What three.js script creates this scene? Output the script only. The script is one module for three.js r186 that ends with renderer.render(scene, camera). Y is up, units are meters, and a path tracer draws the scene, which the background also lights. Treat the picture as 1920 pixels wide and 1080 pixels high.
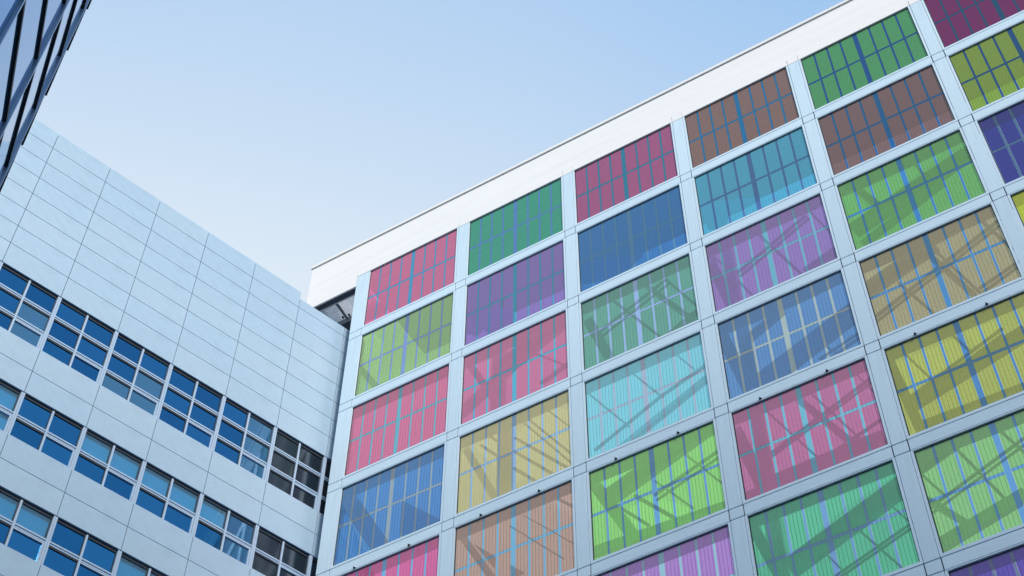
import * as THREE from 'three';
import { mergeGeometries as mergeAlike } from 'three/addons/utils/BufferGeometryUtils.js';
import { RoundedBoxGeometry } from 'three/addons/geometries/RoundedBoxGeometry.js';
import { ImprovedNoise } from 'three/addons/math/ImprovedNoise.js';

// ---------------------------------------------------------------- camera, sky, sun, exposure
const scene = new THREE.Scene();
const camera = new THREE.PerspectiveCamera(21.4454, 16 / 9, 0.1, 2000);
camera.position.set(21.652, 1.598, 25.647);
camera.rotation.set(THREE.MathUtils.degToRad(51.9344), THREE.MathUtils.degToRad(31.4415), THREE.MathUtils.degToRad(0.5254), 'YXZ');

const noise = new ImprovedNoise();
const smooth = (a, b, x) => { const t = Math.min(1, Math.max(0, (x - a) / (b - a))); return t * t * (3 - 2 * t); };
const SKY = { blue: [0.27, 0.515, 0.86], white: [0.72, 0.825, 0.93], low: 0.92, high: -0.08, veil: 0.47 };
function makeSky() {
  const w = 1024, h = 512, data = new Float32Array(w * h * 4);
  for (let j = 0; j < h; j++) for (let i = 0; i < w; i++) {
    const el = ((j + 0.5) / h - 0.5) * 180, az = ((i + 0.5) / w - 0.5) * 2 * Math.PI;
    const ce = Math.cos(el * Math.PI / 180), x = Math.cos(az) * ce, z = Math.sin(az) * ce, y = Math.sin(el * Math.PI / 180);
    // hazier towards the left of the view, bluer overhead
    let k = SKY.low + (SKY.high - SKY.low) * smooth(40, 66, el);
    const off = Math.atan2(Math.sin(az + 2.36), Math.cos(az + 2.36)) * 180 / Math.PI;   // a broad veil of haze round one bearing
    k += SKY.veil * Math.exp(-((off / 40) ** 2)) * smooth(-5, 25, el) * (1 - 0.6 * smooth(64, 85, el));
    k += 0.05 * noise.noise(x * 2.6 + 3, y * 4.2, z * 2.6) + 0.03 * noise.noise(x * 6 + 1, y * 9, z * 6);
    k = Math.min(1.05, Math.max(0.0, k));
    const o = (j * w + i) * 4;
    for (let c = 0; c < 3; c++) data[o + c] = SKY.blue[c] + (SKY.white[c] - SKY.blue[c]) * k;
    if (el < 0) { data[o] = 0.30; data[o + 1] = 0.34; data[o + 2] = 0.40; }
    data[o + 3] = 1;
  }
  const t = new THREE.DataTexture(data, w, h, THREE.RGBAFormat, THREE.FloatType);
  t.mapping = THREE.EquirectangularReflectionMapping; t.magFilter = t.minFilter = THREE.LinearFilter; t.needsUpdate = true;
  return t;
}
scene.background = makeSky(); scene.environment = scene.background;

const sun = new THREE.DirectionalLight(0xfff0e0, 4.5);
sun.position.set(0.66 * 120 + 10, 0.56 * 120 + 30, 0.50 * 120); sun.target.position.set(10, 30, 0);
sun.castShadow = true; sun.shadow.radius = 20; sun.shadow.mapSize.set(2048, 2048);
Object.assign(sun.shadow.camera, { left: -45, right: 45, top: 45, bottom: -45, near: 1, far: 300 });
scene.add(sun, sun.target);

const renderer = new THREE.WebGLRenderer({ antialias: true });
renderer.toneMapping = THREE.LinearToneMapping; renderer.toneMappingExposure = 1.0;
renderer.shadowMap.enabled = true;

// ---------------------------------------------------------------- helpers
let seed = 7;
const rnd = () => { seed = (seed * 1664525 + 1013904223) >>> 0; return seed / 4294967296; };
const names = {};
const numbered = (n) => { const k = names[n] = (names[n] ?? -1) + 1; return k ? `${n}_${String(k).padStart(3, '0')}` : n; };
const mergeGeometries = (list) => mergeAlike(list.map((g) => g.index ? g.toNonIndexed() : g));
function mesh(name, geometry, material, parent, label) {
  const m = new THREE.Mesh(geometry, material);
  m.name = numbered(name); m.castShadow = m.receiveShadow = true;
  if (label) m.userData.label = label;
  parent.add(m); return m;
}
function thing(name, label, category, x = 0, y = 0, z = 0, turn = 0) {
  const g = new THREE.Group(); g.name = numbered(name); g.position.set(x, y, z); g.rotation.y = turn;
  g.userData = { label, category }; scene.add(g); return g;
}
const box = (w, h, d, x, y, z) => new THREE.BoxGeometry(w, h, d).translate(x, y, z);
const span = (x0, x1, y0, y1, z0, z1) => box(x1 - x0, y1 - y0, z1 - z0, (x0 + x1) / 2, (y0 + y1) / 2, (z0 + z1) / 2);
const rspan = (x0, x1, y0, y1, z0, z1, r = 0.006) => new RoundedBoxGeometry(x1 - x0, y1 - y0, z1 - z0, 1, r).translate((x0 + x1) / 2, (y0 + y1) / 2, (z0 + z1) / 2);
const rgb = (r, g, b) => new THREE.Color().setRGB(r, g, b);
const lin = (v) => { v /= 255; return v <= 0.04045 ? v / 12.92 : ((v + 0.055) / 1.055) ** 2.4; };

// grain and streaks of weathered paint: tone between lo and hi, no direction towards any light
function grainTexture(size, lo, hi, seedAt, sx, sy) {
  const d = new Uint8Array(size * size * 4);
  for (let j = 0; j < size; j++) for (let i = 0; i < size; i++) {
    const a = i / size * Math.PI * 2, b = j / size * Math.PI * 2;     // wraps round in both directions
    const n = noise.noise(Math.cos(a) * sx + seedAt, Math.sin(a) * sx + Math.cos(b) * sy, Math.sin(b) * sy) * 0.6
      + noise.noise(Math.cos(a) * sx * 4 + 9, Math.sin(a) * sx * 4 + Math.cos(b) * sy * 4, Math.sin(b) * sy * 4 + seedAt) * 0.4 + (Math.abs(Math.sin(i * 91.7 + j * 47.3) * 4375.5) % 1 - 0.5) * 0.25;
    const v = Math.round(255 * Math.min(1, Math.max(0, lo + (hi - lo) * (0.5 + 0.7 * n))));
    d.set([v, v, v, 255], (j * size + i) * 4);
  }
  const t = new THREE.DataTexture(d, size, size); t.magFilter = THREE.LinearFilter; t.minFilter = THREE.LinearFilter;
  t.wrapS = t.wrapT = THREE.RepeatWrapping; t.needsUpdate = true; return t;
}
const paintGrain = grainTexture(256, 0.945, 1.0, 1, 1.4, 0.7); paintGrain.colorSpace = THREE.SRGBColorSpace;
const plasterGrain = grainTexture(256, 0.965, 1.0, 5, 1.1, 1.1); plasterGrain.colorSpace = THREE.SRGBColorSpace;
const roughGrain = grainTexture(256, 0.55, 1.0, 3, 1.6, 1.6);
for (const t of [paintGrain, plasterGrain, roughGrain]) t.repeat.set(0.7, 0.7);

const std = (c, roughness = 0.6, more = {}) => new THREE.MeshStandardMaterial({ color: rgb(...c), roughness, ...more });
const framePaint = [0, 1, 2].map((k) => std([0.585 - 0.014 * k, 0.78 - 0.014 * k, 0.935 - 0.014 * k], 0.6, { map: paintGrain, roughnessMap: roughGrain }));
const trimPaint = std([0.60, 0.79, 0.94], 0.5, { map: paintGrain });
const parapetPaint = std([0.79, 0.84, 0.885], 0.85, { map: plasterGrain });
const copingMetal = std([0.80, 0.82, 0.82], 0.45);
const jointDark = std([0.02, 0.04, 0.08], 0.9);
const gasketAndShadeDark = std([0.015, 0.03, 0.05], 0.7);
const steelPaint = std([0.76, 0.77, 0.78], 0.6, { roughnessMap: roughGrain });
const rodPaint = std([0.5, 0.51, 0.53], 0.5);
const soffitPaint = std([0.64, 0.64, 0.64], 0.9);
const deckSheet = new THREE.MeshPhysicalMaterial({ color: rgb(0.97, 0.97, 0.97), roughness: 0.5, transmission: 0.85, thickness: 0, ior: 1.3 });
const deckMetal = std([0.80, 0.80, 0.80], 0.5);
const navySteel = std([0.035, 0.06, 0.10], 0.5);
const fittingBlack = std([0.01, 0.012, 0.016], 0.5);
const clearSheet = new THREE.MeshPhysicalMaterial({ color: rgb(0.93, 0.93, 0.935), roughness: 0, transmission: 1, thickness: 0, ior: 1.35 });
const concrete = std([0.34, 0.34, 0.33], 0.95, { map: plasterGrain });

// ---------------------------------------------------------------- ground
const ground = new THREE.Mesh(new THREE.PlaneGeometry(3000, 3000).rotateX(-Math.PI / 2), std([0.21, 0.22, 0.23], 0.9));
ground.name = 'ground'; ground.userData = { kind: 'structure', label: 'grey paved ground round the buildings' }; ground.receiveShadow = true; scene.add(ground);

// ---------------------------------------------------------------- the building of coloured windows (facade in the plane z = 0, seen from +z)
const TOP = 44.9;                                  // top of the uppermost row of windows
const PITCH = 4.2, ROW = 3.611, PANE_W = 3.691, PANE_H = 3.117;
const CW = PITCH - PANE_W;                         // width of a column
const A = thing('coloured_glass_building', 'tall building with a white grid of square coloured glass windows under a white parapet', 'building');
const rowTop = (r) => TOP - r * ROW, colLeft = (c) => c * PITCH;
const COLS = 6, ROWS = 7, X0 = -0.554, X1 = COLS * PITCH, Z_BACK = -4.345;

// frame: every cladding piece of the grid its own part, with open joints over a dark core
const SILL = 0.10, HEAD = 0.04, JT = 0.014;
{
  const core = [];
  for (let c = 0; c <= COLS; c++) {
    const x0 = c ? colLeft(c) - CW : X0, x1 = c < COLS ? colLeft(c) : colLeft(c) + 0.02, j = 0.075;
    const a = c ? x0 + j : x0, b = x1 - j;
    core.push(span(a + 0.03, b - 0.03, rowTop(ROWS) + 0.004, TOP - 0.02, -0.10, -0.04));
    for (let r = 0; r < ROWS; r++) {
      mesh('frame_panel', rspan(a, b, rowTop(r) - PANE_H - SILL + JT, rowTop(r) + (r ? HEAD - JT : -JT), -0.10, 0), framePaint[(c + r * 2) % 3], A);
      mesh('frame_panel', rspan(a, b, rowTop(r + 1) + HEAD + JT, rowTop(r) - PANE_H - SILL - JT, -0.10, 0), framePaint[(c * 2 + r + 1) % 3], A);
    }
    if (c) mesh('frame_panel', rspan(a, b, TOP + 0.002, TOP + 0.30, -0.10, 0.001), parapetPaint, A);
  }
  for (let c = 0; c < COLS; c++) for (let r = 0; r < ROWS; r++) {
    mesh('frame_panel', rspan(colLeft(c) - 0.075 + 2 * JT, colLeft(c) + PANE_W + 0.075 - 2 * JT, rowTop(r + 1) + HEAD + 0.003, rowTop(r) - PANE_H - SILL - JT, -0.10, -0.001), framePaint[(c + r) % 3], A);
    mesh('sill', rspan(colLeft(c) - 0.06, colLeft(c) + PANE_W + 0.06, rowTop(r) - PANE_H - SILL + JT, rowTop(r) - PANE_H, -0.10, -0.003), trimPaint, A);
    mesh('head_trim', rspan(colLeft(c) - 0.06, colLeft(c) + PANE_W + 0.06, rowTop(r + 1), rowTop(r + 1) + HEAD - 0.006, -0.10, -0.004), trimPaint, A);
    core.push(span(colLeft(c) - 0.1, colLeft(c) + PANE_W + 0.1, rowTop(r + 1) + 0.03, rowTop(r) - PANE_H - 0.03, -0.098, -0.042));
  }
  mesh('frame_core', mergeGeometries(core), jointDark, A);
}

// parapet, coping, column heads
{
  const px0 = -2.79, px1 = X1 + 0.3, low = TOP - 0.545;
  mesh('parapet', mergeGeometries([span(px0, px1, TOP + 0.30, TOP + 1.90, -0.30, 0), span(px0, X0 - 0.012, low, TOP + 0.30, -0.06, 0),
    ...Array.from({ length: COLS }, (_, c) => span(c ? colLeft(c) + 0.0 - 0.063 : X0 + 0.0, colLeft(c + 1) - CW + 0.063, TOP + 0.012, TOP + 0.30, -0.30, 0.0))]), parapetPaint, A);
  mesh('coping_shim', span(px0 + 0.03, px1, TOP + 1.902, TOP + 1.938, -0.40, -0.03), copingMetal, A);
  for (let x = px0 - 0.05, k = 0; x < px1; x += 4.2, k++) mesh('coping', rspan(x, Math.min(px1, x + 4.188), TOP + 1.935, TOP + 2.06 - 0.003 * (k % 2), -0.45, 0.05), copingMetal, A);
  mesh('parapet_return', span(px0 + 0.002, px0 + 0.30, low + 0.002, TOP + 1.89, Z_BACK, -0.302), parapetPaint, A);
}

// roof over the void behind the glass: steel edge beam, light channel, corrugated deck, rear beam
{
  mesh('roof_deck', span(-0.5, X1, TOP + 0.05, TOP + 0.3, Z_BACK, -0.31), soffitPaint, A);
  mesh('roof_beam', span(-2.48, -0.57, TOP - 0.53, TOP + 0.2, -0.27, -0.065), navySteel, A);
  mesh('roof_channel', mergeGeometries([span(-2.48, -0.57, TOP - 0.50, TOP - 0.12, -0.35, -0.275), span(-2.48, -0.57, TOP - 0.12, TOP - 0.08, -0.42, -0.275)]), std([0.66, 0.70, 0.74], 0.5), A);
  const ribs = [];
  for (let k = 0; k < 32; k++) ribs.push(span(-2.47 + k * 0.06, -2.47 + k * 0.06 + 0.028, TOP - 0.03, TOP - 0.001, -1.36, -0.43));
  const deck = mesh('corrugated_deck', span(-2.47, -0.56, TOP, TOP + 0.01, -1.37, -0.425), deckSheet, A);
  mesh('deck_ribs', mergeGeometries(ribs), deckSheet, deck).userData.kind = 'stuff';
  mesh('roof_beam', mergeGeometries([span(-2.47, -0.57, TOP - 0.09, TOP - 0.04, -1.49, -1.36), span(-2.47, -0.57, TOP - 0.04, TOP + 0.05, -1.44, -1.40)]), std([0.40, 0.44, 0.48], 0.5), A);
  mesh('roof_beam', span(-2.47, -0.57, TOP - 0.06, TOP + 0.2, -1.90, -1.50), navySteel, A);
  const br = mesh('roof_brace', box(0.085, 0.06, 0.98, 0, 0, 0).rotateY(0.09).translate(-1.90, TOP - 0.07, -0.92), std([0.16, 0.19, 0.23], 0.5), A);
  mesh('clamp', box(0.05, 0.07, 0.09, -1.78, TOP - 0.075, -1.26), fittingBlack, br); mesh('clamp', box(0.05, 0.07, 0.09, -2.04, TOP - 0.075, -1.24), fittingBlack, br);
  for (let c = 0; c < COLS; c++) {
    mesh('white_tube', new THREE.CylinderGeometry(0.02, 0.02, PANE_W - 0.5, 8).rotateZ(Math.PI / 2).translate(colLeft(c) + PANE_W / 2 + 0.15, TOP - 0.64, -0.18), std([0.92, 0.92, 0.90], 0.5), A);  // white tube stands in for a thin line of light
    mesh('ceiling_rail', new THREE.CylinderGeometry(0.014, 0.014, PANE_W + 0.1, 8).rotateZ(Math.PI / 2).translate(colLeft(c) + PANE_W / 2, TOP - 1.82, -0.18), std([0.06, 0.07, 0.08], 0.6), A);
  }
  for (const x of [-0.53, X1 + 0.03]) {
    mesh('side_glazing', span(x, x + 0.012, rowTop(ROWS), TOP + 0.04, Z_BACK + 0.02, -0.11), clearSheet, A);
    mesh('side_wall', span(x, x + 0.2, 0, rowTop(ROWS) - 0.01, Z_BACK, -0.125), concrete, A);
  }
}
// floor edge beams behind the grid, and the solid storeys below
for (let r = 2; r <= ROWS; r++) mesh('floor_beam', span(-0.38, X1, rowTop(r) - 0.005, rowTop(r) + 0.42, -0.47, -0.105), soffitPaint, A);
mesh('lower_wall', span(X0 + 0.003, X1 + 0.02, 0, rowTop(ROWS) - 0.01, Z_BACK, -0.12), framePaint[0], A);

const BRACES = [[5.05,-7.59,7.52,-6.33,0.84],[3.85,-6.49,5.11,-9.34,0.23],[5.09,-7.84,3.57,-8.78,0.41],[3.91,-10.49,5.02,-13.14,0.22],[3.84,-13.87,4.92,-15.95,0.2],[8.2,-7.05,8.95,-9.54,0.31],[10.25,-6.63,11.7,-9.35,0.15],[11.71,-13.62,8.55,-14.76,0.6],[8.12,-14.01,9.26,-16.61,0.34],[8.01,-16.44,11.84,-16.67,0.29],[8.94,-13.11,11.87,-11.76,0.16],[12.37,-6.77,12.87,-9.48,0.32],[12.39,-10.29,12.98,-13.29,0.35],[13.1,-12.91,16.28,-11.59,0.68],[15.13,-9.28,16.23,-8.91,0.28],[13.15,-10.96,14.26,-10.41,0.24],[12.35,-14.2,12.92,-16.84,0.36],[12.32,-16.66,16.15,-16.71,0.33],[13.1,-16.41,16.06,-16.36,0.27],[14.18,-14.01,15.26,-16.2,0.17],[13.11,-19.29,16.22,-18.1,0.57],[12.42,-17.69,12.88,-19.49,0.27],[16.74,-8.41,20.59,-7.26,0.59],[16.9,-9.14,19.48,-8.05,0.21],[17.19,-6.67,17.67,-7.93,0.2],[16.57,-11.08,18.69,-10.39,0.55],[18.51,-10.78,19.22,-12.94,0.14],[16.91,-15.71,20.07,-14.87,0.44],[16.7,-13.97,16.96,-16.7,0.25],[16.9,-16.59,19.59,-16.66,0.26],[16.6,-20.23,18.77,-19.68,0.33],[16.66,-18.84,17.43,-20.03,0.14],[-0.85,-9.63,1.18,-13.28,0.56]];
const POSTS = [[5.06,-3.3,5.08,-5.3,0.39],[5.03,-9.5,5.07,-12.79,0.44],[12.98,-6.15,12.71,-9.05,0.34],[13.03,-9.67,12.83,-12.83,0.35],[12.97,-13.68,12.78,-16.37,0.35],[12.9,-17.03,12.71,-19.18,0.37],[4.75,-3.58,4.83,-9.12,0.44]];
const RODS = [[5.9,-6.57,7.16,-8,0.05],[6.2,-8.21,7.13,-7.84,0.08],[6.06,-8.13,7.14,-7.69,0.04],[3.98,-9.72,4.69,-10.66,0.08],[4.21,-9.39,4.65,-9.95,0.07],[5.18,-10.03,7.11,-12.41,0.08],[5.13,-10.56,6.54,-12.3,0.08],[5.14,-11.28,5.96,-12.29,0.09],[5.49,-9.53,7.12,-12.14,0.05],[5.72,-9.58,7.13,-11.79,0.06],[6.33,-9.46,7.16,-10.72,0.04],[5.06,-13.59,6.75,-15.58,0.03],[5.52,-13.4,7.09,-15.2,0.02],[6.59,-13.25,7.13,-13.85,0.07],[8.26,-6.9,10.67,-5.85,0.09],[8.34,-7.15,10.77,-6.08,0.07],[8.77,-5.68,10.28,-8.46,0.08],[10.64,-5.83,11.62,-7.92,0.08],[10.45,-8.49,11.62,-7.92,0.08],[10.67,-8.58,11.6,-8.1,0.07],[9.23,-9.45,10.12,-11.03,0.05],[7.78,-9.57,8.99,-11.62,0.05],[10.68,-9.46,11.17,-10.41,0.04],[7.84,-11.98,10.09,-10.91,0.09],[10.09,-10.91,11.66,-10.39,0.1],[9.55,-14.58,11.56,-13.91,0.08],[9.6,-14.78,11.54,-14.14,0.05],[9.65,-14.14,10.65,-15.64,0.05],[10.63,-13.65,11.58,-15.25,0.05],[8.54,-14.56,9.33,-15.59,0.08],[8.99,-14.33,10.06,-15.66,0.1],[12.92,-7.08,15.38,-5.85,0.1],[13.01,-7.27,15.46,-6.03,0.07],[13.85,-5.77,14.89,-8.5,0.08],[15.52,-5.71,16.04,-7.36,0.06],[12.92,-7.39,13.36,-8.57,0.06],[12.21,-5.66,12.73,-6.78,0.05],[14.78,-12.15,16.14,-11.74,0.06],[14.88,-12.34,16.11,-11.92,0.07],[14.97,-11.61,15.35,-12.3,0.05],[12.9,-14.81,16.04,-13.56,0.07],[12.91,-14.93,16.01,-13.72,0.04],[13.08,-13.25,14.18,-15.59,0.05],[14.33,-13.18,15.32,-15.46,0.05],[15.67,-13.26,16.03,-14.27,0.04],[14.74,-15.58,16.03,-15.16,0.08],[13.74,-18.4,14.32,-19.64,0.04],[14.66,-18.11,15.56,-19.9,0.05],[13.96,-19.41,16.02,-18.71,0.04],[14.05,-19.49,15.99,-18.84,0.04],[15.57,-17.74,16,-18.7,0.04],[16.5,-11.4,20.48,-9.69,0.1],[16.53,-11.58,20.42,-9.91,0.07],[18.64,-9.94,19.34,-12.22,0.07],[17.4,-10.49,18.03,-12.24,0.07],[19.33,-12.02,20.5,-11.64,0.07],[19.38,-12.2,20.46,-11.81,0.06],[20.04,-9.51,20.47,-11.07,0.09],[17.02,-13.26,17.46,-14.49,0.05],[18.31,-13.28,18.58,-14.08,0.07],[16.75,-14.8,19.51,-13.71,0.07],[16.75,-14.96,19.46,-13.91,0.05],[17.52,-17.01,18.24,-19.08,0.07],[16.56,-17.4,16.95,-18.31,0.06],[16.45,-18.51,19.14,-17.47,0.06],[16.47,-18.68,19.09,-17.66,0.04],[18.6,-16.95,19,-18.01,0.06],[18.89,-5.75,19,-6.4,0.09]];
const PLATES = [[3.74,-6.32,7.59,-6.45,7.58,-6.83,6.04,-6.99,4.19,-7.01],[4.44,-14.67,5.14,-15.45,5.13,-15.89],[5.63,-15.98,6.05,-16.43,5.64,-16.44],[8.06,-6.3,11.91,-6.4,11.89,-6.99,10.29,-6.99,8.1,-6.97],[8.07,-13.73,11.89,-13.79,11.89,-14.29,10.6,-14.29,8.34,-14.27],[12.42,-10.03,16.22,-10.08,16.2,-10.6,15.15,-10.67,14.26,-10.7,12.53,-10.62],[12.36,-17.42,16.19,-17.47,16.19,-17.88,13.19,-17.89,12.47,-17.9],[16.71,-6.35,20.48,-6.4,20.48,-6.98,18.94,-7.03,17.28,-7.03,16.72,-6.91],[16.7,-10.01,20.46,-10.04,20.46,-10.58,19.56,-10.61,18.64,-10.73,18.05,-10.67,16.73,-10.23],[16.7,-13.75,20.4,-13.73,20.28,-14.19,18.35,-14.18,16.7,-14.28],[16.68,-17.42,18.03,-17.35,18.17,-17.74,16.72,-18.25],[8.21,-5.49,8.25,-4.38,10.34,-5.37,10.34,-5.45,10.15,-5.53,9.82,-5.8,9.29,-5.91],[3.84,-4.07,5.62,-5.06,5.63,-5.91,4.73,-5.88,4.51,-5.43,4.26,-5.66,3.88,-5.25],[12.45,-4.17,14.35,-5.24,14.34,-5.37,13.91,-5.43,13.72,-5.47,13.29,-5.44,13.19,-5.85,12.84,-5.85,12.58,-5.66],[1.87,-11.77,3.33,-13.26,3.33,-13.3,1.86,-13.16]];
const PATCH_OPENINGS = [[1.74,-1.93,3.89,-1.93,3.4,-2.26,2.26,-3],[1.76,-5.99,2.86,-6.1,2.85,-7.74,2.52,-7.22],[3.53,-6.51,4.54,-5.59,5.65,-6.42,5.6,-9.01,4.9,-9.06,3.54,-8.64],[5.04,-10.17,5.6,-10.15,5.58,-11.15,4.8,-10.24],[6.52,-10.23,9.03,-10.21,6.92,-11.18],[7.37,-11.79,8.26,-11.6,9.41,-12.69,9.08,-12.95,7.71,-12.71],[16.67,-1.95,18.58,-1.94,18.63,-2.41,17.09,-3.16],[16.07,-1.85,16.4,-1.93,16.86,-3.38,16.2,-3.72],[18.65,-1.85,19.61,-1.97,18.76,-2.4],[16.03,-5.71,17.55,-6.11,16.11,-6.48],[11.22,-14.36,11.61,-14.37,11.4,-14.96],[12.14,-14.35,15.36,-14.37,13.85,-14.82,12.09,-15.75],[16.02,-10.33,17.98,-10.31,18.26,-11.07,16.98,-11.42,16.23,-11.8],[18.3,-10.22,19.32,-10.28,19.2,-10.76,18.5,-10.95],[-0.94,-1.86,0.6,-1.87,0.71,-4.93,-0.9,-3.02],[-0.9,-0.16,0.64,-0.17,0.66,-0.68,-0.87,-0.68]];


// steelwork and traced plates behind the glass
function bar(x1, y1, x2, y2, w, t, z) {
  const L = Math.hypot(x2 - x1, y2 - y1);
  return new THREE.BoxGeometry(L, w, t).rotateZ(Math.atan2(y2 - y1, x2 - x1)).translate((x1 + x2) / 2, (y1 + y2) / 2 + TOP, z);
}
BRACES.forEach(([x1, y1, x2, y2, w], k) => mesh('brace', bar(x1, y1, x2, y2, w, 0.16, -0.85 - 0.006 * (k % 7)), steelPaint, A));
POSTS.forEach(([x1, y1, x2, y2, w]) => { const x = (x1 + x2) / 2; mesh('post', bar(x, y1, x, y2, w, 0.2, -1.2), steelPaint, A); });
RODS.forEach(([x1, y1, x2, y2, w], k) => mesh('strut', bar(x1, y1, x2, y2, w, 0.06, -1.5 - 0.008 * (k % 9)), rodPaint, A));
const polygon = (p) => { const s = new THREE.Shape(); for (let i = 0; i < p.length; i += 2) i ? s.lineTo(p[i], p[i + 1] + TOP) : s.moveTo(p[i], p[i + 1] + TOP); s.closePath(); return s; };
PLATES.forEach((p, k) => mesh('traced_plate', new THREE.ExtrudeGeometry(polygon(p), { depth: 0.05, bevelEnabled: false }).translate(0, 0, -0.645 - 0.005 * (k % 3)), steelPaint, A));  // plates cut to the outlines of dark areas behind the glass

// clear rear glazing, its openings cut to imitate bright sunlit patches
{
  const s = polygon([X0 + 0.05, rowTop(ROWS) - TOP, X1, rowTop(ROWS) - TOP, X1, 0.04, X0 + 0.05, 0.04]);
  for (const p of PATCH_OPENINGS) if (p[0] > X0 + 0.3) s.holes.push(polygon(p));
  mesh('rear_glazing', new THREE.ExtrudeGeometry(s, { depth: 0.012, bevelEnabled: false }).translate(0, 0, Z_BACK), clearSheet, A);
}

// coloured windows: [column, row, wanted colour, colour of the strips, name of the colour]
const WINDOWS = [
  [0, 0, [178, 118, 152], [90, 155, 182], 'crimson red'], [1, 0, [78, 153, 135], [92, 135, 186], 'emerald green'], [2, 0, [155, 98, 135], [60, 130, 160], 'dark crimson'],
  [3, 0, [128, 110, 110], [50, 115, 162], 'greyish brown'], [4, 0, [85, 148, 108], [34, 90, 145], 'mid green'], [5, 0, [112, 58, 104], [14, 86, 118], 'dark maroon'],
  [0, 1, [142, 180, 135], [125, 155, 203], 'lime green'], [1, 1, [128, 116, 172], [78, 140, 168], 'violet'], [2, 1, [72, 117, 168], [82, 124, 158], 'royal blue'],
  [3, 1, [85, 155, 185], [76, 108, 152], 'teal blue'], [4, 1, [118, 102, 106], [42, 100, 146], 'chocolate brown'], [5, 1, [120, 148, 80], [35, 86, 128], 'olive yellow'],
  [0, 2, [192, 122, 155], [110, 174, 194], 'rose pink'], [1, 2, [180, 120, 153], [88, 162, 188], 'hot pink'], [2, 2, [102, 153, 145], [140, 170, 205], 'sea green'],
  [3, 2, [134, 119, 174], [108, 165, 190], 'lavender purple'], [4, 2, [104, 160, 108], [70, 125, 175], 'grass green'], [5, 2, [68, 76, 140], [48, 92, 130], 'indigo'],
  [0, 3, [85, 131, 185], [140, 165, 180], 'cornflower blue'], [1, 3, [176, 176, 138], [130, 165, 205], 'straw yellow'], [2, 3, [120, 188, 213], [148, 170, 192], 'pale sky blue'],
  [3, 3, [92, 129, 174], [140, 160, 165], 'steel blue'], [4, 3, [146, 145, 122], [80, 130, 175], 'khaki'], [5, 3, [148, 158, 78], [100, 140, 180], 'lemon yellow'],
  [0, 4, [172, 102, 146], [105, 150, 180], 'magenta pink'], [1, 4, [163, 144, 137], [112, 168, 202], 'peach brown'], [2, 4, [124, 171, 116], [95, 140, 180], 'bright lime green'],
  [3, 4, [160, 110, 145], [105, 165, 190], 'raspberry pink'], [4, 4, [147, 160, 98], [80, 125, 170], 'acid yellow'],
  [2, 5, [148, 121, 183], [130, 170, 190], 'pale violet'], [3, 5, [86, 156, 132], [100, 140, 180], 'mint green'], [4, 5, [119, 168, 121], [95, 145, 190], 'apple green'], [4, 6, [84, 78, 142], [80, 110, 150], 'dark violet'],
  [5, 4, [120, 105, 150], [80, 110, 150], 'dusky violet'], [5, 5, [86, 161, 132], [80, 110, 150], 'pale green'], [5, 6, [160, 110, 145], [80, 110, 150], 'mauve'], [0, 5, [145, 188, 135], [120, 150, 190], 'pea green'], [1, 5, [85, 131, 185], [110, 150, 190], 'soft blue'],
  [0, 6, [163, 144, 137], [110, 150, 190], 'tan'], [1, 6, [126, 178, 112], [100, 140, 190], 'leaf green'], [2, 6, [176, 176, 138], [110, 150, 190], 'sand yellow'], [3, 6, [120, 188, 213], [110, 150, 190], 'light cyan'],
];
const BEHIND = [0.46, 0.62, 0.80];                 // about what stands behind the glass, to turn a wanted colour into a tint
const CLEAR = 0.74;                                // the panels are slightly milky
/*TUNE*/const TUNE = {
  '0 0': [1.75, 0.57, 1.01], '0 1': [0.56, 0.85, 0.66], '0 2': [0.70, 0.52, 0.82], '0 3': [0.30, 0.78, 1.16], '0 4': [2.35, 0.65, 1.20],
  '1 0': [0.16, 0.98, 0.85], '1 1': [0.63, 0.61, 1.18], '1 2': [0.73, 0.55, 0.91], '1 3': [0.74, 0.92, 0.82], '1 4': [0.83, 0.92, 0.98],
  '2 0': [0.83, 0.40, 0.91], '2 1': [0.15, 0.70, 1.23], '2 2': [0.44, 0.89, 0.92], '2 3': [0.64, 1.04, 4.00], '2 4': [0.85, 1.56, 0.98],
  '2 5': [0.97, 0.97, 1.39], '3 0': [0.71, 0.62, 0.55], '3 1': [0.32, 1.04, 1.31], '3 2': [0.73, 0.72, 1.15], '3 3': [0.50, 0.97, 1.34],
  '3 4': [0.97, 0.77, 1.22], '3 5': [0.60, 1.28, 1.28], '4 0': [0.32, 1.02, 0.53], '4 1': [0.65, 0.55, 0.55], '4 2': [0.54, 1.00, 0.60],
  '4 3': [0.87, 1.02, 0.90], '4 4': [0.94, 1.16, 0.71], '4 5': [0.89, 1.28, 1.13], '4 6': [0.77, 0.69, 1.70], '5 0': [0.59, 0.02, 0.48],
  '5 1': [0.68, 1.02, 0.16], '5 2': [0.17, 0.21, 0.86], '5 3': [1.04, 1.37, 0.21],
};
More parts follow.
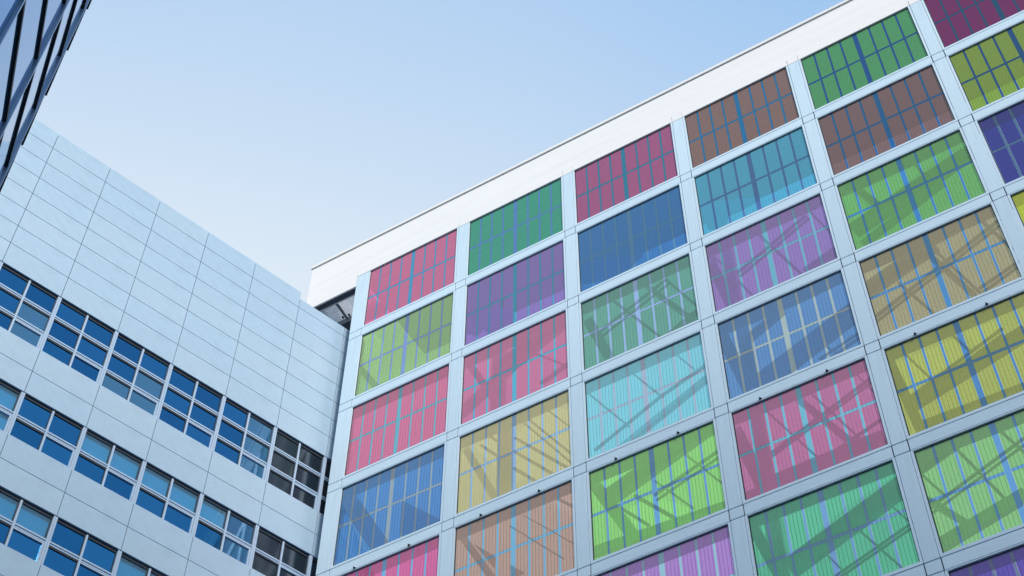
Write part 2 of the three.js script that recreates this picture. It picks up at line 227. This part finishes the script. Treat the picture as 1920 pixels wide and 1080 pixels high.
const STUNE = {
  '0 0': [0.20, 1.01, 1.60], '0 1': [0.48, 0.71, 1.04], '0 2': [0.36, 0.73, 0.91], '0 3': [0.59, 0.75, 0.90], '0 4': [0.63, 1.12, 1.52],
  '1 0': [0.42, 0.93, 2.70], '1 1': [0.25, 0.95, 1.26], '1 2': [0.34, 0.93, 1.19], '1 3': [0.65, 0.93, 1.10], '1 4': [0.56, 0.91, 1.13],
  '2 0': [0.09, 0.90, 1.24], '2 1': [0.40, 0.95, 1.28], '2 2': [0.71, 0.93, 2.52], '2 3': [0.77, 0.95, 1.14], '2 4': [0.61, 1.04, 1.41],
  '2 5': [0.89, 1.19, 1.33], '3 0': [0.05, 0.85, 1.41], '3 1': [0.32, 0.75, 1.27], '3 2': [0.54, 0.95, 1.07], '3 3': [0.98, 1.19, 1.28],
  '3 4': [0.69, 1.11, 1.29], '3 5': [0.74, 1.05, 1.35], '4 0': [0.02, 0.45, 1.19], '4 1': [0.02, 0.62, 1.18], '4 2': [0.25, 0.84, 1.25],
  '4 3': [0.38, 0.94, 1.29], '4 4': [0.43, 0.95, 1.35], '4 5': [0.61, 1.01, 1.35], '5 0': [0.02, 0.44, 0.86], '5 1': [0.02, 0.45, 1.10],
};
const glass = (c, k = 1, clear = CLEAR) => {
  const t = c.map((v, i) => Math.sqrt(Math.min(0.95, Math.max(0.004, (k[i] ?? k) * lin(v) / BEHIND[i]))));
  return new THREE.MeshPhysicalMaterial({ color: rgb(...t), roughness: 0, transmission: clear, thickness: 0, ior: 1.4 });
};
const ordinal = ['top row', 'second row', 'third row', 'fourth row', 'fifth row', 'sixth row', 'seventh row'];
const INSET = 0.028, GAP = 0.062, MID = 0.145, HGAP = 0.092, GZ0 = -0.068, GZ1 = -0.058;
const inW = PANE_W - 2 * INSET, panelW = (inW - MID - 6 * GAP) / 8, panelH = (PANE_H - 2 * INSET - HGAP) / 2;
const panelX = [];
for (let k = 0, x = INSET; k < 8; k++) { panelX.push(x); x += panelW + (k === 3 ? MID : GAP); }
const panelGeo = span(0, panelW - 0.003, 0, panelH - 0.003, GZ0, GZ1);
const stripGeo = (() => {
  const g = [];
  for (let k = 0; k < 7; k++) g.push(span(panelX[k] + panelW, panelX[k + 1] - 0.003, INSET - PANE_H, -INSET, GZ0 + 0.001, GZ1 - 0.001));
  for (let k = 0; k < 8; k++) g.push(span(panelX[k], panelX[k] + panelW - 0.001, -PANE_H / 2 - HGAP / 2 + 0.002, -PANE_H / 2 + HGAP / 2 - 0.002, GZ0 + 0.001, GZ1 - 0.001));
  return mergeGeometries(g);
})();
const ribGeo = (() => {
  const g = [];
  for (let k = 0; k < 8; k++) for (let i = 1; i < 5; i++) { const x = panelX[k] + panelW * (i - 0.5) / 4; g.push(span(x - 0.0055, x + 0.0055, INSET - PANE_H, -INSET, -0.084, -0.074)); }
  return mergeGeometries(g);
})();
const gasketGeo = mergeGeometries([span(0.001, INSET - 0.002, -PANE_H, 0, -0.09, -0.05), span(PANE_W - INSET + 0.002, PANE_W - 0.001, -PANE_H, 0, -0.09, -0.05),
  span(INSET, PANE_W - INSET, -INSET + 0.002, -0.001, -0.09, -0.05), span(INSET, PANE_W - INSET, -PANE_H + 0.001, -PANE_H + INSET - 0.002, -0.09, -0.05)]);
const jambGeo = span(-0.062, 0, -PANE_H, 0, -0.10, -0.004);
const ribMaterial = std([0.22, 0.27, 0.31], 0.6);
const SEEN = new Set(['4 0', '4 1', '4 2', '4 3', '4 4', '3 0', '3 1', '3 2', '3 3', '3 4', '3 5', '2 1', '2 2', '2 3', '2 4', '1 2', '1 3', '4 5']);   // the largest in view
const joined = [];
for (const [c, r, want, strip, hue] of WINDOWS) {
  const k = TUNE[`${c} ${r}`] ?? 1;
  const win = mesh('window', stripGeo, glass(strip, STUNE[`${c} ${r}`] ?? 1, 0.78), A, `${hue} glass window in the ${ordinal[r]}`);
  win.position.set(colLeft(c), rowTop(r), 0);
  mesh('gasket_or_shade', gasketGeo, gasketAndShadeDark, win);
  mesh('jamb', jambGeo, trimPaint, win); mesh('jamb', jambGeo, trimPaint, win).position.x = PANE_W + 0.062;
  mesh('glazing_ribs', ribGeo, ribMaterial, win).userData.kind = 'stuff';
  const gm = glass(want, k, want[0] > 150 ? 0.68 : CLEAR), variants = [0.985, 1, 1.0].map((v) => { const m = gm.clone(); m.color.multiplyScalar(v); return m; });
  for (let i = 0; i < 8; i++) for (let j = 0; j < 2; j++) {
    const y = j ? -PANE_H + INSET + 0.0015 : -PANE_H / 2 + HGAP / 2 + 0.0015;
    if (SEEN.has(`${c} ${r}`)) mesh('glass_panel', panelGeo, variants[(i * 3 + j * 2 + c + r * 2 + (i * i)) % 3], win).position.set(panelX[i] + 0.0015, y, 0);
    else {
      const g = panelGeo.clone().translate(panelX[i] + 0.0015 + colLeft(c), y + rowTop(r), 0), n = g.attributes.position.count, col = new Float32Array(n * 3);
      for (let q = 0; q < n; q++) col.set([gm.color.r, gm.color.g, gm.color.b], q * 3);
      g.setAttribute('color', new THREE.BufferAttribute(col, 3)); joined.push(g);
    }
  }
  // small dark fittings on the beam over the lower windows
  if (r === 4) for (const fx of [0.23, 0.73]) mesh('fitting', mergeGeometries([box(0.07, 0.03, 0.03, colLeft(c) + fx * PANE_W, rowTop(r) + 0.045, 0.016), box(0.025, 0.025, 0.03, colLeft(c) + fx * PANE_W, rowTop(r) + 0.045, 0.05)]), fittingBlack, A);
}
mesh('glass_panels', mergeGeometries(joined), new THREE.MeshPhysicalMaterial({ color: rgb(1, 1, 1), vertexColors: true, roughness: 0, transmission: CLEAR, thickness: 0, ior: 1.4 }), A).userData.kind = 'stuff';

// ---------------------------------------------------------------- the white panelled building (own axes: x along its wall to the right, y up, z out of the wall)
const B = thing('white_panel_building', 'pale panelled office building with bands of blue windows, standing left of the coloured glass facade', 'building', -6.415, 0, 16.894, 1.26849);
{
  const V = (k) => 6.383 + 1.937 * k, K0 = -2, K1 = 6, U_END = 18.92;
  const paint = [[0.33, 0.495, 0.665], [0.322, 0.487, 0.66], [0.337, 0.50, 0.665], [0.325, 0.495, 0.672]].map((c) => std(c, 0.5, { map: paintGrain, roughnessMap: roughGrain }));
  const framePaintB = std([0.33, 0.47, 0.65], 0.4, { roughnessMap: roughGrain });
  const rows = [[42.18, 41.335], [41.335, 40.49], [40.49, 39.65], [39.65, 38.81], [38.81, 37.965], [37.965, 37.13], [37.13, 36.22], [33.82, 32.94], [32.94, 32.09], [30.44, 29.60], [29.60, 28.76], [27.11, 26.27], [26.27, 25.43]];
  const J = 0.009;
  for (let k = K0; k <= K1; k++) {
    const a = V(k) + J, b = (k === K1 ? U_END : V(k + 1)) - J, t = k < 5 ? 42.99 : 42.64;
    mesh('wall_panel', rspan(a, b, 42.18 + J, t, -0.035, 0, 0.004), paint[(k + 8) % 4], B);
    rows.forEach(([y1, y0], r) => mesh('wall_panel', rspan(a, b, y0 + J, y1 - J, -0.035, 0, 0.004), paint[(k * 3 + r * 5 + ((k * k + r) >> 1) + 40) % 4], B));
  }
  const u0 = V(K0), uStep = V(5);
  mesh('wall_core', mergeGeometries([span(u0, U_END - 0.01, 36.23, 42.60, -0.40, -0.034), span(u0, uStep, 42.604, 42.95, -0.40, -0.034), span(u0, U_END - 0.01, 32.10, 33.81, -0.40, -0.034),
    span(u0, U_END - 0.01, 28.77, 30.43, -0.40, -0.034), span(u0, U_END - 0.01, 25.44, 27.10, -0.40, -0.034)]), std([0.08, 0.13, 0.20], 0.9), B);
  mesh('roof', mergeGeometries([span(u0, uStep - 0.003, 42.5, 42.93, -14, -0.402), span(uStep, 17.2, 42.4, 42.56, -14, -0.402)]), concrete, B);
  mesh('lower_wall', span(u0, U_END - 0.01, 0, 25.42, -14, -0.01), paint[0], B);
  // rooms behind the bands of windows
  const room = std([0.10, 0.15, 0.21], 0.9), inside = [];
  for (const [t, b] of [[36.22, 33.82], [32.09, 30.44], [28.76, 27.11]]) inside.push(span(u0, 18.2, b - 0.2, t + 0.4, -3.2, -3.0), span(u0, 18.3, t + 0.1, t + 0.3, -3.0, -0.41), span(u0, 18.3, b - 0.3, b - 0.1, -3.0, -0.41));
  mesh('interior', mergeGeometries(inside), room, B);
  mesh('end_wall', span(U_END - 0.2, U_END, 0, 42.55, -14, -0.401), paint[2], B);
  mesh('end_wall', span(u0 - 0.2, u0 - 0.003, 0, 42.9, -14, -0.02), paint[1], B);

  const blueGlass = [0, 1, 2].map((k) => new THREE.MeshStandardMaterial({ color: rgb(0.010 + 0.003 * k, 0.112 + 0.014 * k, 0.295 + 0.026 * k), metalness: 0.9, roughness: 0.05 }));
  const greyGlass = [0, 1].map((k) => new THREE.MeshStandardMaterial({ color: rgb(0.022 + 0.004 * k, 0.042 + 0.004 * k, 0.068), metalness: 0.6, roughness: 0.12 }));
  const clearGlass = new THREE.MeshPhysicalMaterial({ color: rgb(0.36, 0.70, 0.86), transmission: 1, metalness: 0.08, thickness: 0, roughness: 0, ior: 1.4 });
  const dimGlass = new THREE.MeshPhysicalMaterial({ color: rgb(0.10, 0.36, 0.64), transmission: 1, metalness: 0.42, thickness: 0, roughness: 0.03, ior: 1.35 });
  const blindCloth = std([0.60, 0.80, 0.84], 0.9), curtainCloth = std([0.82, 0.86, 0.88], 0.95);
  const curtainGeo = (w, h, at) => {
    const g = new THREE.PlaneGeometry(w, h, 48, 3), p = g.attributes.position;
    for (let i = 0; i < p.count; i++) { const x = p.getX(i) / w + 0.5; p.setZ(i, 0.035 * Math.sin(x * 23 + at) + 0.018 * Math.sin(x * 51 + at * 2)); p.setX(i, p.getX(i) + 0.03 * Math.sin(p.getY(i) * 2.2 + x * 4 + at)); }
    g.computeVertexNormals(); return g;
  };
  // what hangs behind the panes: [band, bay, column, row] -> blind or curtain
  const dressed = { '0 0 1 1': 'curtain', '0 0 1 2': 'curtain', '0 2 0 2': 'curtain', '0 2 1 1': 'curtain', '0 2 1 2': 'curtain', '0 4 1 0': 'curtain', '0 4 1 1': 'curtain', '0 4 1 2': 'curtain',
    '1 0 0 0': 'blind', '1 0 1 0': 'blind', '1 0 1 1': 'blind', '1 2 0 0': 'blind', '1 2 1 0': 'blind', '1 3 0 0': 'blind', '1 3 1 0': 'blind', '1 4 0 0': 'blind', '1 4 1 0': 'curtain', '1 4 1 1': 'curtain',
    '2 1 0 0': 'blind', '2 1 1 0': 'blind', '2 3 0 0': 'blind', '2 3 1 0': 'blind' };
  const partial = { '0 0 1 1': [0.45, 1], '0 0 1 2': [0.4, 1], '0 2 0 2': [0.72, 1], '0 2 1 1': [0.8, 1], '0 2 1 2': [0.78, 1], '0 4 1 0': [0.3, 1], '0 4 1 1': [0.3, 1], '0 4 1 2': [0.22, 1], '1 4 1 0': [0.15, 1], '1 4 1 1': [0.1, 0.7] };
  const bands = [[36.22, 33.82, [35.39, 34.555]], [32.09, 30.44, [31.235]], [28.76, 27.11, [27.905]]];
  bands.forEach(([t, b, transoms], band) => {
    for (let k = -1; k <= 6; k++) {
      const a = V(k) + 0.055, end = k === 6 ? U_END - 0.02 : V(k + 1) - 0.065, mid = V(k) + 0.955;
      const g = [rspan(V(k) - 0.064, V(k) - 0.008, b, t - 0.002, -0.17, -0.02, 0.004), rspan(V(k) - 0.002, V(k) + 0.054, b, t - 0.002, -0.17, -0.02, 0.004), span(V(k) - 0.03, V(k) + 0.03, b + 0.01, t - 0.01, -0.165, -0.06), rspan(mid - 0.03, mid + 0.03, b + 0.03, t - 0.03, -0.17, -0.045, 0.004),
        span(a, end, t - 0.035, t - 0.003, -0.17, -0.10), span(a, end, b + 0.003, b + 0.035, -0.17, -0.012)];
      const cols = [[a, Math.min(end, mid - 0.03)]]; if (mid + 0.03 < end) cols.push([mid + 0.03, end]);
      for (const y of transoms) for (const [x0, x1] of cols) g.push(rspan(x0 + 0.001, x1 - 0.001, y + 0.018, y + 0.070, -0.17, -0.055, 0.004), rspan(x0 + 0.001, x1 - 0.001, y - 0.060, y - 0.018, -0.17, -0.06, 0.004), span(x0 + 0.001, x1 - 0.001, y - 0.02, y + 0.02, -0.165, -0.12));
      if (cols[1] && k < 6) { const y = transoms[transoms.length - 1]; g.push(rspan(cols[1][1] - 0.055, cols[1][1] - 0.002, b + 0.036, y - 0.061, -0.16, -0.06, 0.004), rspan(cols[1][0] + 0.002, cols[1][1] - 0.056, y - 0.115, y - 0.068, -0.16, -0.06, 0.004)); }
      const win = mesh('window', mergeGeometries(g), framePaintB, B), shadeStrips = [];
      const ys = [t - 0.036, ...transoms.flatMap((y) => [y + 0.070, y - 0.060]), b + 0.036];
      cols.forEach(([x0, x1], c) => {
        for (let r = 0; r < ys.length / 2; r++) {
          const key = `${band} ${k} ${c} ${r}`, y1 = ys[r * 2], y0 = ys[r * 2 + 1], what = dressed[key];
          mesh('glass_pane', span(x0, x1, y0, y1, -0.112, -0.104), k >= 5 ? greyGlass[(c + r) % 2] : what ? (partial[key] ? dimGlass : clearGlass) : blueGlass[(c * 2 + r + k + 4) % 3], win);
          shadeStrips.push(span(x0 + 0.002, x1 - 0.002, y1 - 0.05, y1 - 0.002, -0.102, -0.075), span(x1 - 0.022, x1 - 0.002, y0 + 0.002, y1 - 0.052, -0.102, -0.078));  // dark strips imitate the recess shade at each pane head and side
          if (what === 'blind') mesh('blind', span(x0 + 0.02, x1 - 0.02, y0 - 0.03, y1 + 0.02, -0.19, -0.18), blindCloth, win);
          if (what === 'curtain') { const [p, q] = partial[key] ?? [0, 1], w = (x1 - x0) * (q - p); mesh('curtain', curtainGeo(w, y1 - y0 + 0.1, k + c + r).translate(x0 + (x1 - x0) * (p + q) / 2, (y0 + y1) / 2, -0.26), curtainCloth, win); }
        }
      });
      mesh('gasket_or_shade', mergeGeometries(shadeStrips), gasketAndShadeDark, win);
    }
  });
}

// ---------------------------------------------------------------- the faceted glass tower at the left
const T = thing('glass_tower', 'curved blue glass tower of narrow facets with black ledges at the upper left edge', 'building');
{
  const deg = THREE.MathUtils.degToRad, dir = (a) => [Math.sin(deg(a)), -Math.cos(deg(a))];
  const W = 2.25, corner = { 2: [8.743, 19.267] };
  const turn = { 2: -54.8, 3: -60.4, 4: -66.0, 1: -49.7, 0: -44.4, '-1': -39.0, '-2': -33.6 };
  for (let k = 2; k <= 3; k++) { const d = dir(turn[k]); corner[k + 1] = [corner[k][0] + W * d[0], corner[k][1] + W * d[1]]; }
  for (let k = 1; k >= -2; k--) { const d = dir(turn[k]); corner[k] = [corner[k + 1][0] - W * d[0], corner[k + 1][1] - W * d[1]]; }
  const H = 34.2, LEVEL = 1.875, Y0 = 22.95 - 12 * LEVEL, LOW = 13.3;
  const black = std([0.006, 0.008, 0.014], 0.6), fin = std([0.30, 0.45, 0.66], 0.3, { metalness: 0.3 });
  const pane = [0, 1, 2].map((k) => new THREE.MeshStandardMaterial({ color: rgb(0.04 + 0.006 * k, 0.22 + 0.015 * k, 0.53), metalness: 0.88, roughness: 0.06 }));
  const back = [[4, 22], [9, 31]];
  const s = new THREE.Shape();
  for (let k = -2; k <= 4; k++) { const [x, z] = corner[k]; const y = -z - 0; k === -2 ? s.moveTo(x, y) : s.lineTo(x, y); }
  for (const [x, z] of back) s.lineTo(x, -z);
  s.closePath();
  mesh('wall_core', new THREE.ExtrudeGeometry(s, { depth: H, bevelEnabled: false }).rotateX(-Math.PI / 2), black, T);
  for (let k = -2; k <= 3; k++) {
    const [x, z] = corner[k], phi = Math.atan2(-(corner[k + 1][1] - z), corner[k + 1][0] - x);
    const put = (g) => g.translate(W / 2, 0, 0).rotateY(phi).translate(x, 0, z);   // local x runs along the facet, local z points out of it
    for (let n = 7; n < 19; n++) {
      const y = Y0 + n * LEVEL; if (y > H - 0.3) break;
      mesh('glass_pane', put(box(W - 0.08, Math.min(LEVEL - 0.09, H - y - 0.1), 0.03, 0, y + Math.min(LEVEL, H - y) / 2, 0.02)), pane[(n * 2 + k + 8) % 3], T);
      mesh('ledge', put(box(W - 0.10, 0.095, 0.066, 0, y, 0.038)), black, T);
    }
    const m = mesh('mullion', new RoundedBoxGeometry(0.045, H - LOW, 0.11, 1, 0.008).translate(0, LOW + (H - LOW) / 2, 0.038).rotateY(phi - 0.047).translate(x, 0, z), fin, T);
    mesh('gasket_or_shade', box(0.04, H - LOW - 0.1, 0.05, 0.043, LOW + 0.05 + (H - LOW - 0.1) / 2, 0.038).rotateY(phi).translate(x, 0, z), black, m);
  }
}

// ---------------------------------------------------------------- across the court, outside the picture: an unseen block added and shaped to shade the lower storeys
const O = thing('added_shade_block', 'added unseen grey block across the court, stepping up in three parts to shade the lower storeys', 'building', 88, 0, 0);
{
  const dark = new THREE.MeshStandardMaterial({ color: rgb(0.03, 0.05, 0.08), metalness: 0.3, roughness: 0.1 }), grey = std([0.36, 0.37, 0.38], 0.85, { map: plasterGrain });
  for (const [z0, z1, h] of [[2, 45, 62], [45.2, 56, 73], [56.2, 96, 92]]) {
    const w = mesh('wall', rspan(-12, 12, 0, h, z0, z1, 0.05), grey, O);
    for (let k = 0; k * 4 + 6 < h; k++) mesh('window_band', span(-12.05, -11.9, 3 + k * 4, 5 + k * 4, z0 + 0.8, z1 - 0.8), dark, w);
    mesh('roof_edge', span(-12.2, 12.2, h + 0.01, h + 0.5, z0 - 0.1 + 0.15, z1), concrete, w);
  }
}

renderer.render(scene, camera);
